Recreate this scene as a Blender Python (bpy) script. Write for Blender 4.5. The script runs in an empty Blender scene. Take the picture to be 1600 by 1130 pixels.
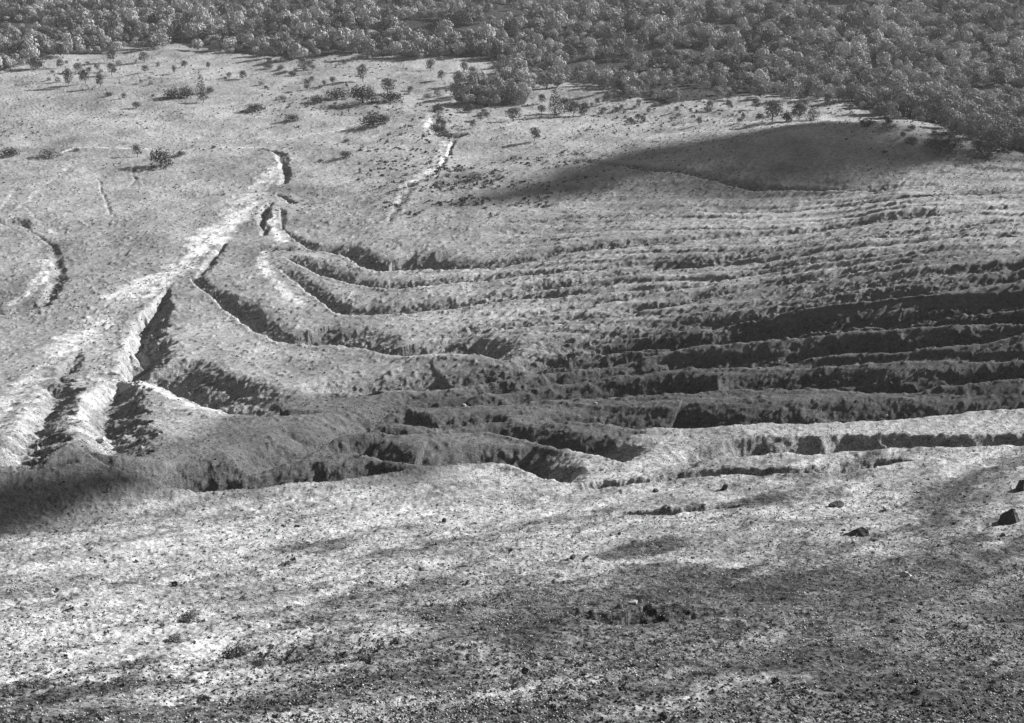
import bpy, math, time
import numpy as np
from mathutils import Vector

T0 = time.time()
SC = bpy.context.scene
COL = SC.collection
R = math.radians

# ------------------------------------------------------------------ camera
F = 2200.0                       # focal length in pixels of the 1600 px wide photograph
PITCH = R(21.5)
CZ = 155.0                       # height of the eye above the plain's datum
cam_d = bpy.data.cameras.new("camera")
cam_d.angle = 2 * math.atan(800 / F)
cam_d.clip_start = 0.5
cam_d.clip_end = 20000
cam = bpy.data.objects.new("camera", cam_d)
COL.objects.link(cam)
cam.location = (0, 0, CZ)
cam.rotation_euler = (math.pi / 2 - PITCH, 0, 0)
SC.camera = cam

# ------------------------------------------------------------------ light
SUN_EL, SUN_AZ = 22.0, 33.0      # azimuth measured from +x (right) towards +y (away)
SUN_STRENGTH, SKY_STRENGTH, EXPOSURE = 5.0, 0.05, 1.32
HAZE = 0.00005
world = bpy.data.worlds.new("World")
SC.world = world
world.use_nodes = True
nt = world.node_tree
nt.nodes.clear()
sky = nt.nodes.new("ShaderNodeTexSky")
sky.sky_type = 'NISHITA'
sky.sun_disc = False
sky.sun_elevation = R(SUN_EL)
sky.sun_rotation = R(90 - SUN_AZ)
bw = nt.nodes.new("ShaderNodeSeparateColor")    # black-and-white film behind a red filter: blue sky goes dark
bg = nt.nodes.new("ShaderNodeBackground")
bg.inputs["Strength"].default_value = SKY_STRENGTH
out = nt.nodes.new("ShaderNodeOutputWorld")
nt.links.new(sky.outputs[0], bw.inputs[0])
nt.links.new(bw.outputs[0], bg.inputs[0])
nt.links.new(bg.outputs[0], out.inputs[0])

sun_d = bpy.data.lights.new("sun", 'SUN')
sun_d.energy = SUN_STRENGTH
sun_d.angle = R(0.5)
sun_d.color = (1, 1, 1)
sun = bpy.data.objects.new("sun", sun_d)
COL.objects.link(sun)
sv = Vector((math.cos(R(SUN_EL)) * math.cos(R(SUN_AZ)), math.cos(R(SUN_EL)) * math.sin(R(SUN_AZ)), math.sin(R(SUN_EL))))
sun.rotation_euler = sv.to_track_quat('Z', 'Y').to_euler()
sun.location = sv * 400

SC.view_settings.view_transform = 'Standard'
SC.view_settings.look = 'None'
SC.view_settings.exposure = EXPOSURE
SC.view_settings.gamma = 1.0
SC.view_settings.use_curve_mapping = False

# ------------------------------------------------------------------ noise
_rng = np.random.RandomState(7)
_TAB = _rng.rand(1024, 1024).astype(np.float32)

def vnoise(x, y, seed=0):
    x = x + seed * 37.13
    y = y + seed * 91.7
    xf = np.floor(x); yf = np.floor(y)
    fx = (x - xf).astype(np.float32); fy = (y - yf).astype(np.float32)
    xi = xf.astype(np.int64) & 1023; yi = yf.astype(np.int64) & 1023
    x1 = (xi + 1) & 1023; y1 = (yi + 1) & 1023
    fx = fx * fx * fx * (fx * (fx * 6 - 15) + 10)
    fy = fy * fy * fy * (fy * (fy * 6 - 15) + 10)
    a = _TAB[xi, yi]; b = _TAB[x1, yi]; c = _TAB[xi, y1]; d = _TAB[x1, y1]
    return (a + (b - a) * fx) * (1 - fy) + (c + (d - c) * fx) * fy - 0.5

def fbm(x, y, scale, octs, seed=0, gain=0.5):
    v = 0; amp = 1.0; s = 1.0 / scale
    c, sn = math.cos(0.6), math.sin(0.6)
    for o in range(octs):
        v = v + amp * vnoise(x * s, y * s, seed + o * 3)
        x, y = c * x - sn * y, sn * x + c * y
        s *= 2.03; amp *= gain
    return v

def sstep(a, b, x):
    t = np.clip((x - a) / (b - a), 0, 1)
    return t * t * (3 - 2 * t)

# ------------------------------------------------------------------ base relief
def gtan(py):
    v = (np.asarray(py, float) - 565) / F
    return (math.sin(PITCH) + v * math.cos(PITCH)) / (math.cos(PITCH) - v * math.sin(PITCH))

NEAR = [(-20, 3.0), (0, 2.6), (10, 10.5), (30, 25), (55, 41.5)]      # (y, drop below the eye)
COLS = {   # how far away (metres) the ground lies where a picture row meets it, per bearing
 -0.42: [(1130,76),(1000,106),(900,142),(840,178),(742,192),(718,232),(690,256),(650,285),(600,326),(500,390),(400,461),(300,551),(240,629),(180,733),(120,862),(60,1010),(0,1210)],
 -0.33: [(1130,76),(1000,106),(900,141),(815,186),(672,210),(652,262),(600,322),(500,390),(400,461),(300,551),(240,629),(180,733),(120,862),(60,1010),(0,1210)],
 -0.25: [(1130,75),(1000,105),(900,140),(790,195),(764,201),(740,212),(700,226),(660,265),(600,324),(500,390),(400,461),(300,551),(240,629),(180,733),(120,862),(60,1010),(0,1210)],
 -0.20: [(1130,75),(1000,105),(900,140),(790,196),(766,204),(740,214),(700,229),(660,268),(600,325),(500,390),(400,461),(300,551),(240,629),(180,733),(120,862),(60,1010),(0,1210)],
 -0.10: [(1130,75),(1000,105),(900,140),(790,196),(755,207),(735,216),(710,230),(680,251),(640,289),(600,318),(500,380),(400,455),(300,548),(240,626),(180,731),(120,861),(60,1010),(0,1210)],
  0.00: [(1130,75),(1000,105),(900,140),(800,188),(760,213),(700,250),(650,276),(600,304),(500,366),(400,446),(300,545),(240,625),(180,730),(120,860),(60,1010),(0,1210)],
  0.10: [(1130,74),(1000,103),(900,138),(800,184),(750,212),(700,244),(660,268),(600,296),(500,348),(400,425),(300,520),(250,575),(225,610),(180,725),(120,865),(60,1010),(0,1210)],
  0.20: [(1130,73),(1000,102),(900,135),(800,180),(740,210),(700,236),(660,262),(600,286),(500,328),(440,362),(380,412),(320,478),(285,510),(240,537),(195,565),(185,622),(160,745),(120,860),(60,1010),(0,1210)],
  0.30: [(1130,72),(1000,101),(900,133),(800,176),(740,207),(690,236),(650,262),(600,278),(500,308),(440,332),(380,372),(320,440),(280,490),(240,520),(200,552),(190,612),(165,730),(120,860),(60,1010),(0,1210)],
  0.42: [(1130,72),(1000,100),(900,132),(800,175),(740,205),(690,233),(650,254),(610,270),(550,282),(500,294),(440,313),(380,348),(320,415),(280,490),(240,550),(225,590),(200,690),(160,770),(120,860),(60,1010),(0,1210)],
}
FARY = [(1800, 150.5), (3000, 150.0), (9000, 140.0)]
_q0, _q1, _NQ = math.log(15), math.log(9500), 3000
_qs = np.linspace(_q0, _q1, _NQ)
_yq = np.exp(_qs) - 40
_prof = []
for t in sorted(COLS):
    ys = [a for a, b in NEAR]; zs = [-b for a, b in NEAR]
    for py, y in COLS[t]:
        ys.append(y); zs.append(-y * float(gtan(py)))
    for a, b in FARY:
        ys.append(a); zs.append(-b)
    p = np.interp(_yq, ys, zs)
    k = np.exp(-0.5 * (np.arange(-60, 61) / 10.0) ** 2); k /= k.sum()
    p = np.convolve(np.pad(p, 60, mode='edge'), k, mode='valid')
    _prof.append(p)
_prof = np.array(_prof)
_NT = 241
_tt = np.linspace(-0.62, 0.62, _NT)
_ct = np.array(sorted(COLS))
_B = np.array([np.interp(_tt, _ct, _prof[:, i]) for i in range(_NQ)])     # NQ x NT
k = np.exp(-0.5 * (np.arange(-20, 21) / 7.0) ** 2); k /= k.sum()
_Bp = np.pad(_B, ((0, 0), (20, 20)), mode='edge')
_B = sum(k[j] * _Bp[:, j:j + _NT] for j in range(41)) + CZ

def base(x, y):
    x = np.asarray(x, float); y = np.asarray(y, float)
    t = np.clip(x / (np.maximum(y, 0) + 15), -0.619, 0.619)
    q = np.clip((np.log(np.maximum(y + 40, 16)) - _q0) / (_q1 - _q0) * (_NQ - 1), 0, _NQ - 1.001)
    i = q.astype(int); fi = q - i
    u = (t + 0.62) / 1.24 * (_NT - 1)
    j = u.astype(int); fj = u - j
    return (_B[i, j] * (1 - fj) + _B[i, j + 1] * fj) * (1 - fi) + (_B[i + 1, j] * (1 - fj) + _B[i + 1, j + 1] * fj) * fi

def ray(px, py):
    u = (np.asarray(px, float) - 800) / F
    v = (np.asarray(py, float) - 565) / F
    fw = math.cos(PITCH) - v * math.sin(PITCH)
    up = -math.sin(PITCH) - v * math.cos(PITCH)
    return u / fw, up / fw                     # x and z per metre of y

_MY = np.exp(np.linspace(math.log(30), math.log(4000), 1400))
def hit(px, py, fn, dh=0.0):
    """world point where the sight line through a photo pixel meets the surface fn"""
    px = np.atleast_1d(np.asarray(px, float)); py = np.atleast_1d(np.asarray(py, float))
    rx, rz = ray(px, py)
    X = rx[:, None] * _MY[None, :]; Y = np.broadcast_to(_MY, X.shape); Z = CZ + rz[:, None] * _MY[None, :]
    below = Z < fn(X.ravel(), Y.ravel()).reshape(X.shape) + dh
    idx = np.where(below.any(1), below.argmax(1), len(_MY) - 1)
    lo = _MY[np.maximum(idx - 1, 0)]; hi = _MY[idx]
    for _ in range(14):
        m = (lo + hi) / 2
        b = CZ + rz * m < fn(rx * m, m) + dh
        hi = np.where(b, m, hi); lo = np.where(b, lo, m)
    return np.stack([rx * hi, hi, CZ + rz * hi], 1)

# ------------------------------------------------------------------ gullies and ridges
def chaikin(P, n=3):
    for _ in range(n):
        Q = [P[0]]
        for a, b in zip(P[:-1], P[1:]):
            Q += [0.75 * a + 0.25 * b, 0.25 * a + 0.75 * b]
        Q.append(P[-1]); P = np.array(Q)
    return P

# one gully per line: points (px, py, face) along the crest nearest to the viewer, walked so that the
# cut lies to the left; face = height of the visible far wall in photo pixels (negative: its width to
# the right).  k = depth over width, ends = which ends run out gently, w1 = share taken by the hidden near wall
GULLIES = [
 # right flank, front to back
 dict(p=[(800,664,10),(880,661,16),(928,664,22),(970,669,30),(1016,674,36),(1060,674,32),(1144,669,26),(1212,664,24),(1296,658,22),(1360,653,24),(1440,646,22),(1516,640,18),(1600,633,18),(1680,628,18)], k=.54, ext=1.7, pw=1.7, ends='l'),
 dict(p=[(1040,724,8),(1100,719,16),(1150,715,22),(1210,711,26),(1280,709,28),(1350,705,30),(1420,701,28),(1500,698,24),(1600,698,24),(1680,698,24)], k=.66, jag=.3, pw=1.0, ext=1.1, ends='l'),
 dict(p=[(880,770,5),(930,762,14),(965,760,16),(1000,756,14),(1060,748,10),(1161,741,12),(1296,738,13),(1401,724,14),(1440,722,5)], k=.75, jag=.3, pw=1.0, ext=1.1, ends='lr'),
 dict(p=[(940,812,6),(990,806,11),(1060,802,11),(1110,795,10),(1160,788,5)], k=.75, jag=.3, pw=1.0, ext=1.1, ends='lr'),
 dict(p=[(1120,609,14),(1154,606,22),(1195,608,26),(1296,600,24),(1330,605,26),(1394,606,20),(1440,603,14),(1516,593,16),(1600,588,20),(1680,584,20)], k=.38, ext=2.0, pw=2.0, ends='l'),
 dict(p=[(560,668,8),(614,646,12),(700,640,12),(790,633,14),(870,624,18),(940,617,20),(1010,613,22),(1070,612,24),(1130,608,22)], k=.54, ext=1.7, pw=1.7, ends='lr'),
 dict(p=[(570,645,8),(597,638,11),(665,625,11),(732,615,14),(800,611,20),(868,596,18),(918,591,20),(975,583,22),(1002,584,24),(1070,572,20),(1127,567,18),(1208,564,18),(1276,554,24),(1354,545,22),(1414,544,20),(1448,535,20),(1499,535,18),(1600,518,20),(1680,510,20)], k=.44, ext=2.0, pw=2.0, ends='l'),
 dict(p=[(480,614,8),(530,608,18),(631,608,22),(699,603,24),(766,589,20),(834,576,18),(888,569,16),(969,556,16),(1019,549,16),(1060,542,16),(1138,532,20),(1256,522,22),(1330,515,18),(1397,508,14),(1465,505,18),(1600,498,20),(1680,494,20)], k=.44, ext=2.0, pw=2.0, ends='l'),
 dict(p=[(770,568,12),(817,566,16),(868,557,18),(901,556,18),(969,539,14),(1019,530,12),(1060,529,16),(1111,527,18),(1171,513,20),(1212,515,18),(1252,505,14),(1296,503,15),(1364,497,15),(1397,502,18),(1465,488,16),(1600,475,18),(1680,470,18)], k=.36, ext=2.0, pw=2.0, ends='l'),
 dict(p=[(820,552,10),(901,535,14),(1002,520,14),(1060,509,16),(1171,495,20),(1279,478,24),(1364,468,26),(1465,459,22),(1600,436,22),(1680,428,22)], k=.32, ext=2.0, pw=2.0, ends='l'),
 dict(p=[(640,528,8),(732,515,12),(820,508,12),(908,502,12),(979,485,10),(1070,468,10),(1195,443,9),(1279,434,9),(1364,419,9),(1499,402,9),(1600,389,10)], k=.30, ends='lr'),
 dict(p=[(1040,500,5),(1150,478,8),(1260,455,9),(1400,435,8),(1600,415,9),(1680,408,9)], k=.25, ends='l'),
 dict(p=[(760,500,5),(900,478,7),(1060,448,8),(1200,420,7),(1400,392,7),(1600,365,8)], k=.25, ends='l'),
 dict(p=[(700,470,5),(860,450,7),(1000,425,7),(1200,395,7),(1400,365,6),(1600,345,7)], k=.24, ends='lr'),
 dict(p=[(900,400,4),(1060,379,7),(1229,363,7),(1330,348,7),(1418,341,8),(1499,334,9),(1600,324,7),(1680,318,6)], k=.36, ends='l'),
 dict(p=[(760,356,3),(960,335,5),(1200,322,5),(1400,310,5),(1600,300,5)], k=.2, ends='lr'),
 dict(p=[(860,246,4),(901,251,7),(952,263,7),(1023,272,7),(1070,273,7),(1111,277,8),(1154,287,9),(1195,292,7),(1262,289,5),(1347,290,6),(1431,285,5),(1532,284,3)], k=.34, ends='lr'),
 # middle: the curved gullies that come down to the main cut
 dict(p=[(388,380,11),(405,389,12),(450,394,10),(500,390,10),(540,399,18),(574,421,20),(631,418,18),(692,421,12),(766,419,10),(834,412,8),(888,402,8),(1000,392,8),(1070,384,5)], k=0.42, ends='lr'),
 dict(p=[(440,404,10),(455,412,19),(489,426,16),(540,440,12),(581,451,12),(665,449,9),(766,437,8),(868,431,6),(960,420,5)], k=0.42, ends='lr'),
 dict(p=[(425,421,10),(449,437,14),(499,471,14),(526,488,14),(581,489,11),(665,479,10),(800,466,8),(884,458,8),(980,440,5)], k=0.42, ends='lr'),
 dict(p=[(296,440,9),(310,456,11),(337,476,16),(371,498,20),(412,524,21),(440,534,22),(500,536,26),(540,540,25),(570,542,21),(587,554,21),(658,556,25),(719,551,28),(754,554,25),(786,562,21)], k=0.42, ends='r'),
 dict(p=[(352,374,-6),(338,384,-14),(320,405,-18),(308,428,-16),(296,442,-8)], k=0.7, ends='lr'),
 dict(p=[(262,452,-6),(246,464,-14),(228,482,-28),(208,504,-44),(195,533,-54),(190,560,-58),(188,585,-60),(192,604,-40)], k=.5, ends='lr', wide=True, w1=.42, ext=1.35, pw=1.3, jag=.6),
 dict(p=[(180,588,18),(196,590,40),(219,596,58),(243,611,64),(260,622,66),(297,641,62),(340,650,50),(380,656,36),(430,660,24),(480,656,12),(520,652,6)], k=.40, ends='lr', w1=.3, ext=1.3, pw=1.3),
 dict(p=[(404,233,-8),(425,238,-14),(436,250,-14),(434,268,-18),(436,290,-12)], k=.8, ends='lr'),
 dict(p=[(428,302,3),(444,312,6),(458,316,3)], k=0.4, ends='lr'),
 dict(p=[(418,314,-8),(404,325,-14),(397,337,-20),(406,350,-14),(402,362,-8)], k=.9, ends='lr'),
 dict(p=[(434,322,-6),(438,338,-10),(446,356,5),(465,373,9),(490,386,8),(520,389,4)], k=0.42, ends='lr'),
 # upper gully right of the middle
 dict(p=[(676,168,-8),(668,188,-22),(664,206,-28),(680,212,10),(700,216,12),(716,217,6)], k=0.5, ends='lr'),
 dict(p=[(706,218,-7),(700,230,-8),(692,246,-7),(688,262,-8),(672,285,6)], k=.8, ends='lr'),
 dict(p=[(636,290,6),(624,296,10),(630,300,8)], k=0.3, ends='lr'),
 dict(p=[(640,300,-12),(622,312,-16),(612,332,-14),(600,350,-8)], k=0.4, ends='lr'),
 # left side
 dict(p=[(-40,352,5),(0,357,9),(40,357,9),(60,372,-12),(72,392,-16),(82,410,-18),(74,434,-24),(62,462,-26),(52,478,-12)], k=.5, ends='lr'),
 dict(p=[(150,278,-4),(156,300,-6),(166,322,-7),(176,345,-4)], k=.5, ends='lr'),
 dict(p=[(205,255,-4),(206,275,-7),(200,290,-4)], k=.5, ends='lr'),
 dict(p=[(-30,470,6),(0,490,8),(40,482,8),(80,476,5)], k=.3, ends='lr'),
 dict(p=[(116,545,-10),(97,565,-26),(86,585,-32),(92,598,10),(118,601,26),(138,596,-4)], k=0.5, ends='lr'),
 # valleys that run off at the lower left, dark walls on their right
 dict(p=[(66,600,-40),(48,630,-62),(30,660,-78),(5,700,-78),(-30,735,-70)], k=0.27, ends='l', wide=True, w1=.5),
 dict(p=[(158,600,-50),(128,622,-92),(112,655,-112),(122,685,-110),(146,712,-80)], k=0.29, ends='lr', wide=True, w1=.5, ext=1.1),
 dict(p=[(24,748,10),(60,742,14),(92,735,10),(120,728,5)], k=.4, ends='lr'),
 dict(p=[(112,702,8),(135,716,16),(170,735,26),(215,752,32),(280,763,34),(341,767,32),(400,763,28),(451,757,26),(526,752,22),(600,742,14),(650,738,6)], k=.56, ends='lr', ext=1.5, pw=1.4),
 dict(p=[(370,738,6),(425,727,18),(490,717,18),(530,712,16),(564,714,20),(604,728,26),(665,732,28),(732,730,24),(776,729,24),(834,742,22),(880,752,8)], k=.8, ends='lr', ext=1.5, pw=1.5),
 dict(p=[(370,728,8),(410,724,22),(439,707,20),(490,698,14),(530,690,14),(597,686,12),(624,691,18),(682,686,18),(749,679,14),(783,682,16),(817,689,22),(851,699,26),(901,709,30),(940,718,22),(975,724,8)], k=.8, ends='lr'),
 dict(p=[(420,686,6),(480,686,10),(530,680,12),(597,669,16),(689,669,14),(749,660,12),(790,660,8)], k=.72, ends='lr'),
 dict(p=[(380,650,10),(440,636,16),(500,628,14),(560,620,10),(600,612,8)], k=.62, ends='lr'),
 # little hollows of the near slope
 dict(p=[(350,1040,6),(370,1030,28),(395,1030,24),(415,1045,6)], k=0.34, ends='lr'),
 dict(p=[(870,950,8),(915,968,30),(960,976,34),(1020,968,26),(1090,962,16),(1180,950,6)], k=0.36, ends='lr'),
 dict(p=[(655,888,4),(680,885,10),(700,876,4)], k=0.5, ends='lr'),
 dict(p=[(780,865,4),(800,860,10),(820,856,4)], k=0.5, ends='lr'),
 dict(p=[(870,880,5),(900,878,10),(915,870,4)], k=0.45, ends='lr'),
 dict(p=[(250,1112,5),(290,1108,12),(330,1100,6)], k=0.5, ends='lr'),
]

class Gully:
    def __init__(s, p, k=.4, ends='', w1=None, ext=None, pw=None, wide=False, jag=.28):
        P = chaikin(np.array(p, float), 3)
        f = P[:, 2]
        side = (f < 0).mean() > .5            # runs away from the viewer: gentle near bank, steep far wall
        s.pw = pw or (1.0 if side else 1.75)
        w1 = w1 or (.6 if side else .26)
        ext = ext or (1.3 if side else 1.75)
        C = hit(P[:, 0], P[:, 1], base)
        up = np.maximum(f, 0); rt = np.maximum(-f, 0)
        E = hit(P[:, 0] + rt, P[:, 1] - up, base)
        s.C = C[:, :2]
        tan = np.gradient(C[:, :2], axis=0); tan /= np.linalg.norm(tan, axis=1)[:, None] + 1e-9
        nor = np.stack([-tan[:, 1], tan[:, 0]], 1)
        w = np.abs(((E - C)[:, :2] * nor).sum(1))
        w = np.maximum(w, .45 * np.linalg.norm(E[:, :2] - C[:, :2], axis=1))
        kk = min(7, len(w) // 2 * 2 - 1); w = np.convolve(np.pad(w, kk // 2, mode='edge'), np.ones(kk) / kk, mode='valid')
        s.W = np.maximum(w, 0.8)
        n = len(P); u = np.linspace(0, 1, n); tp = np.ones(n)
        if 'l' in ends: tp *= sstep(-.02, .16, u)
        if 'r' in ends: tp *= sstep(-.02, .16, 1 - u)
        s.D = s.W * k * 1.12 * (.38 if side and not wide else 1) * (0.25 + 0.75 * tp) * tp
        s.w1 = w1
        s.ext = ext; s.jag = jag; s.rag = 2.6 if side else .7
        m = s.W.max() * (ext + .4) + 3
        s.box = (s.C[:, 0].min() - m, s.C[:, 0].max() + m, s.C[:, 1].min() - m, s.C[:, 1].max() + m)

    def near(s, x, y, S, margin):
        """signed distance (positive inside the cut) and width, depth at the nearest point"""
        best = np.full(len(x), 1e18); sd = np.zeros(len(x)); W = np.ones(len(x)); D = np.zeros(len(x))
        n = len(s.C)
        for i in range(n - 1):
            a, b = s.C[i], s.C[i + 1]
            d = b - a; L2 = d @ d + 1e-9
            wx, wy = x - a[0], y - a[1]
            tr = (wx * d[0] + wy * d[1]) / L2
            t = np.clip(tr, 0, 1)
            ex, ey = wx - t * d[0], wy - t * d[1]
            d2 = ex * ex + ey * ey
            m = d2 < best
            best[m] = d2[m]
            cr = d[0] * wy - d[1] * wx
            sd[m] = (np.sqrt(d2) * np.sign(cr))[m]
            W[m] = (s.W[i] + t * (s.W[i + 1] - s.W[i]))[m]
            D[m] = (s.D[i] + t * (s.D[i + 1] - s.D[i]))[m]
            if i == 0:
                past = m & (tr < -0.0)
            elif i == n - 2:
                past[m] = False
                past = past | (m & (tr > 1.0))
            else:
                past[m] = False
        return sd, W, D, past

G = None

def terrain(x, y, fine=True, masks=False):
    x = np.asarray(x, float); y = np.asarray(y, float)
    sh = x.shape; x = x.ravel(); y = y.ravel()
    dist = np.maximum(y, 30)
    z = base(x, y)
    # broad undulation
    z = z + fbm(x, y, 60, 3, 11) * np.clip(dist / 300, .2, 1.6) * 2.2
    wx = x + 1.8 * vnoise(x / 17, y / 17, 3) + .5 * vnoise(x / 4.1, y / 4.1, 5) + .3 * vnoise(x / 1.6, y / 1.6, 6)
    wy = y + 2.0 * vnoise(x / 21, y / 21, 4) + .4 * vnoise(x / 4.1, y / 4.1, 8) + .3 * vnoise(x / 1.6, y / 1.6, 9)
    cut = np.zeros(len(x)); lip = np.zeros(len(x)); wall = np.zeros(len(x))
    for g in G:
        m = np.where((x > g.box[0]) & (x < g.box[1]) & (y > g.box[2]) & (y < g.box[3]))[0]
        if len(m) == 0: continue
        sd, W, D, past = g.near(wx[m], wy[m], 1, 1)
        sd = sd + g.rag * fbm(x[m], y[m], 6, 4, 17, .6) * np.clip(W / 6, .3, 1)
        u = sd / W
        jag = g.jag * fbm(x[m], y[m], 7, 3, 13)
        D = D * (1 + .5 * jag)
        v = np.clip((u - g.w1) / (g.ext + .5 * jag - g.w1), 0, 1)
        f = np.where(u < g.w1, sstep(0, g.w1, u), (1 - v) ** g.pw)
        f = np.where((u < 0) | past, 0, f)
        c = D * f
        cut[m] = np.maximum(cut[m], c)
        l = np.where(past, 0, .06 * D * np.exp(-((u + .16) / .16) ** 2))
        lip[m] = np.maximum(lip[m], l)
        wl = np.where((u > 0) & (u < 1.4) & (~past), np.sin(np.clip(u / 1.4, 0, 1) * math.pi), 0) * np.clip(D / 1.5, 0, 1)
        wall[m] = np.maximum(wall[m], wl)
    z = z - cut + lip
    # rills that comb down the walls and the flank
    a = R(52)
    al = x * math.cos(a) + y * math.sin(a); ac = -x * math.sin(a) + y * math.cos(a)
    al = al + 3 * vnoise(x / 9, y / 9, 21)
    r1 = 1 - 2 * np.abs(fbm(al / 3.6, ac, 2.4, 3, 31))
    r2 = 1 - 2 * np.abs(fbm(al / 4.5, ac, 1.1, 2, 41))
    z = z - wall * (r1 * .17 + r2 * .16 + fbm(x, y, 1.0, 3, 45, .65) * .26) * np.clip(dist / 330, .3, 1.2)
    # shallow rills that run down the flank beside the gullies
    b = R(-16)
    bl = x * math.cos(b) + y * math.sin(b); bc = -x * math.sin(b) + y * math.cos(b)
    bc = bc + 5 * vnoise(x / 40, y / 40, 23) + 1.5 * vnoise(x / 12, y / 12, 24)
    fl = sstep(-25, 40, x) * sstep(255, 275, y) * (1 - sstep(470, 560, y))
    z = z - fl * (np.maximum(vnoise(bl / 55, bc / 4.2, 25) + .12, 0) * 1.9 + np.maximum(fbm(bl / 12, bc, 2.2, 2, 26), 0) * .45)
    # general roughness: terracettes, tussocks, clods
    far = np.clip(dist / 300, .25, 2.2)
    z = z + (fbm(al / 2.2, ac, 7 , 3, 51) * .42 * np.clip(dist / 300, .4, 1.3))
    z = z + fbm(al / 6, ac, 1.35, 2, 55) * .34 * np.clip(dist / 300, .3, 1.2)      # wind-combed tussocks
    if fine:
        rough = np.clip(1.15 - dist / 900, .35, 1)
        z = z + fbm(x, y, 2.0, 4, 61, .66) * .15 * rough
        tus = np.maximum(fbm(x, y, 1.5 * 1.0, 3, 71) - .10, 0)
        z = z + tus * .40 * np.clip(dist / 200, .5, 1.6)
        z = z + fbm(al / 2.6, ac, 4.2, 3, 91) * .55 * np.clip((262 - y) / 30, 0, 1)
        nearf = np.clip((330 - dist) / 150, 0, 1)
        z = z + (np.maximum(vnoise(x / .75, y / .75, 81), 0) * .34 + np.maximum(vnoise(x / .36, y / .36, 83), -.1) * .2) * nearf
    if masks:
        return z.reshape(sh), wall.reshape(sh), cut.reshape(sh)
    return z.reshape(sh)

G = [Gully(**g) for g in GULLIES]
coarse = lambda x, y: terrain(x, y, False)

def at(px, py, dh=0.0):
    """ground points under photo pixels (fine terrain)"""
    px = np.atleast_1d(np.asarray(px, float)); py = np.atleast_1d(np.asarray(py, float))
    P = hit(px, py, base)
    # walk the last stretch on the real ground
    rx, rz = ray(px, py)
    ys = P[:, 1][:, None] + np.linspace(-30, 45, 180)[None, :]
    ys = np.maximum(ys, 20)
    X = rx[:, None] * ys; Z = CZ + rz[:, None] * ys
    H = terrain(X.ravel(), ys.ravel()).reshape(X.shape) + dh
    b = Z < H
    i = np.where(b.any(1), b.argmax(1), 100)
    r = np.arange(len(px))
    yy = ys[r, i]; xx = rx * yy
    return np.stack([xx, yy, terrain(xx, yy)], 1)

# ------------------------------------------------------------------ helpers for objects
def tag(o, label=None, cat=None, group=None, kind=None):
    if label: o['label'] = label
    if cat: o['category'] = cat
    if group: o['group'] = group
    if kind: o['kind'] = kind
    return o

def mesh_np(name, V, Fc, nper, mat, smooth=False, attrs=None):
    me = bpy.data.meshes.new(name)
    V = np.ascontiguousarray(V, np.float32); Fc = np.ascontiguousarray(Fc, np.int32)
    nf = len(Fc)
    me.vertices.add(len(V)); me.vertices.foreach_set('co', V.ravel())
    me.loops.add(nf * nper); me.loops.foreach_set('vertex_index', Fc.ravel())
    me.polygons.add(nf)
    me.polygons.foreach_set('loop_start', np.arange(0, nf * nper, nper, dtype=np.int32))
    if smooth:
        me.polygons.foreach_set('use_smooth', np.ones(nf, bool))
    me.update(calc_edges=True)
    for k_, v_ in (attrs or {}).items():
        at_ = me.attributes.new(k_, 'FLOAT', 'POINT')
        at_.data.foreach_set('value', np.ascontiguousarray(v_, np.float32).ravel())
    if mat: me.materials.append(mat)
    return me

def link(name, me, parent=None, loc=(0, 0, 0)):
    o = bpy.data.objects.new(name, me)
    COL.objects.link(o)
    o.location = loc
    if parent: o.parent = parent
    return o

def new_mat(name):
    m = bpy.data.materials.new(name); m.use_nodes = True
    n = m.node_tree; n.nodes.clear()
    o = n.nodes.new("ShaderNodeOutputMaterial")
    b = n.nodes.new("ShaderNodeBsdfPrincipled")
    b.inputs["Roughness"].default_value = 0.95
    b.inputs["Specular IOR Level"].default_value = 0.1
    n.links.new(b.outputs[0], o.inputs[0])
    return m, n, b

def math_node(n, op, a, b=None, c=None, clamp=False):
    m = n.nodes.new("ShaderNodeMath"); m.operation = op; m.use_clamp = clamp
    for i, v in enumerate((a, b, c)):
        if v is None: continue
        if isinstance(v, (int, float)): m.inputs[i].default_value = v
        else: n.links.new(v, m.inputs[i])
    return m.outputs[0]

def noise_node(n, vec, scale, detail=4, rough=.6):
    t = n.nodes.new("ShaderNodeTexNoise")
    t.inputs["Scale"].default_value = scale; t.inputs["Detail"].default_value = detail
    t.inputs["Roughness"].default_value = rough
    n.links.new(vec, t.inputs["Vector"])
    return t.outputs["Fac"]

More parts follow.
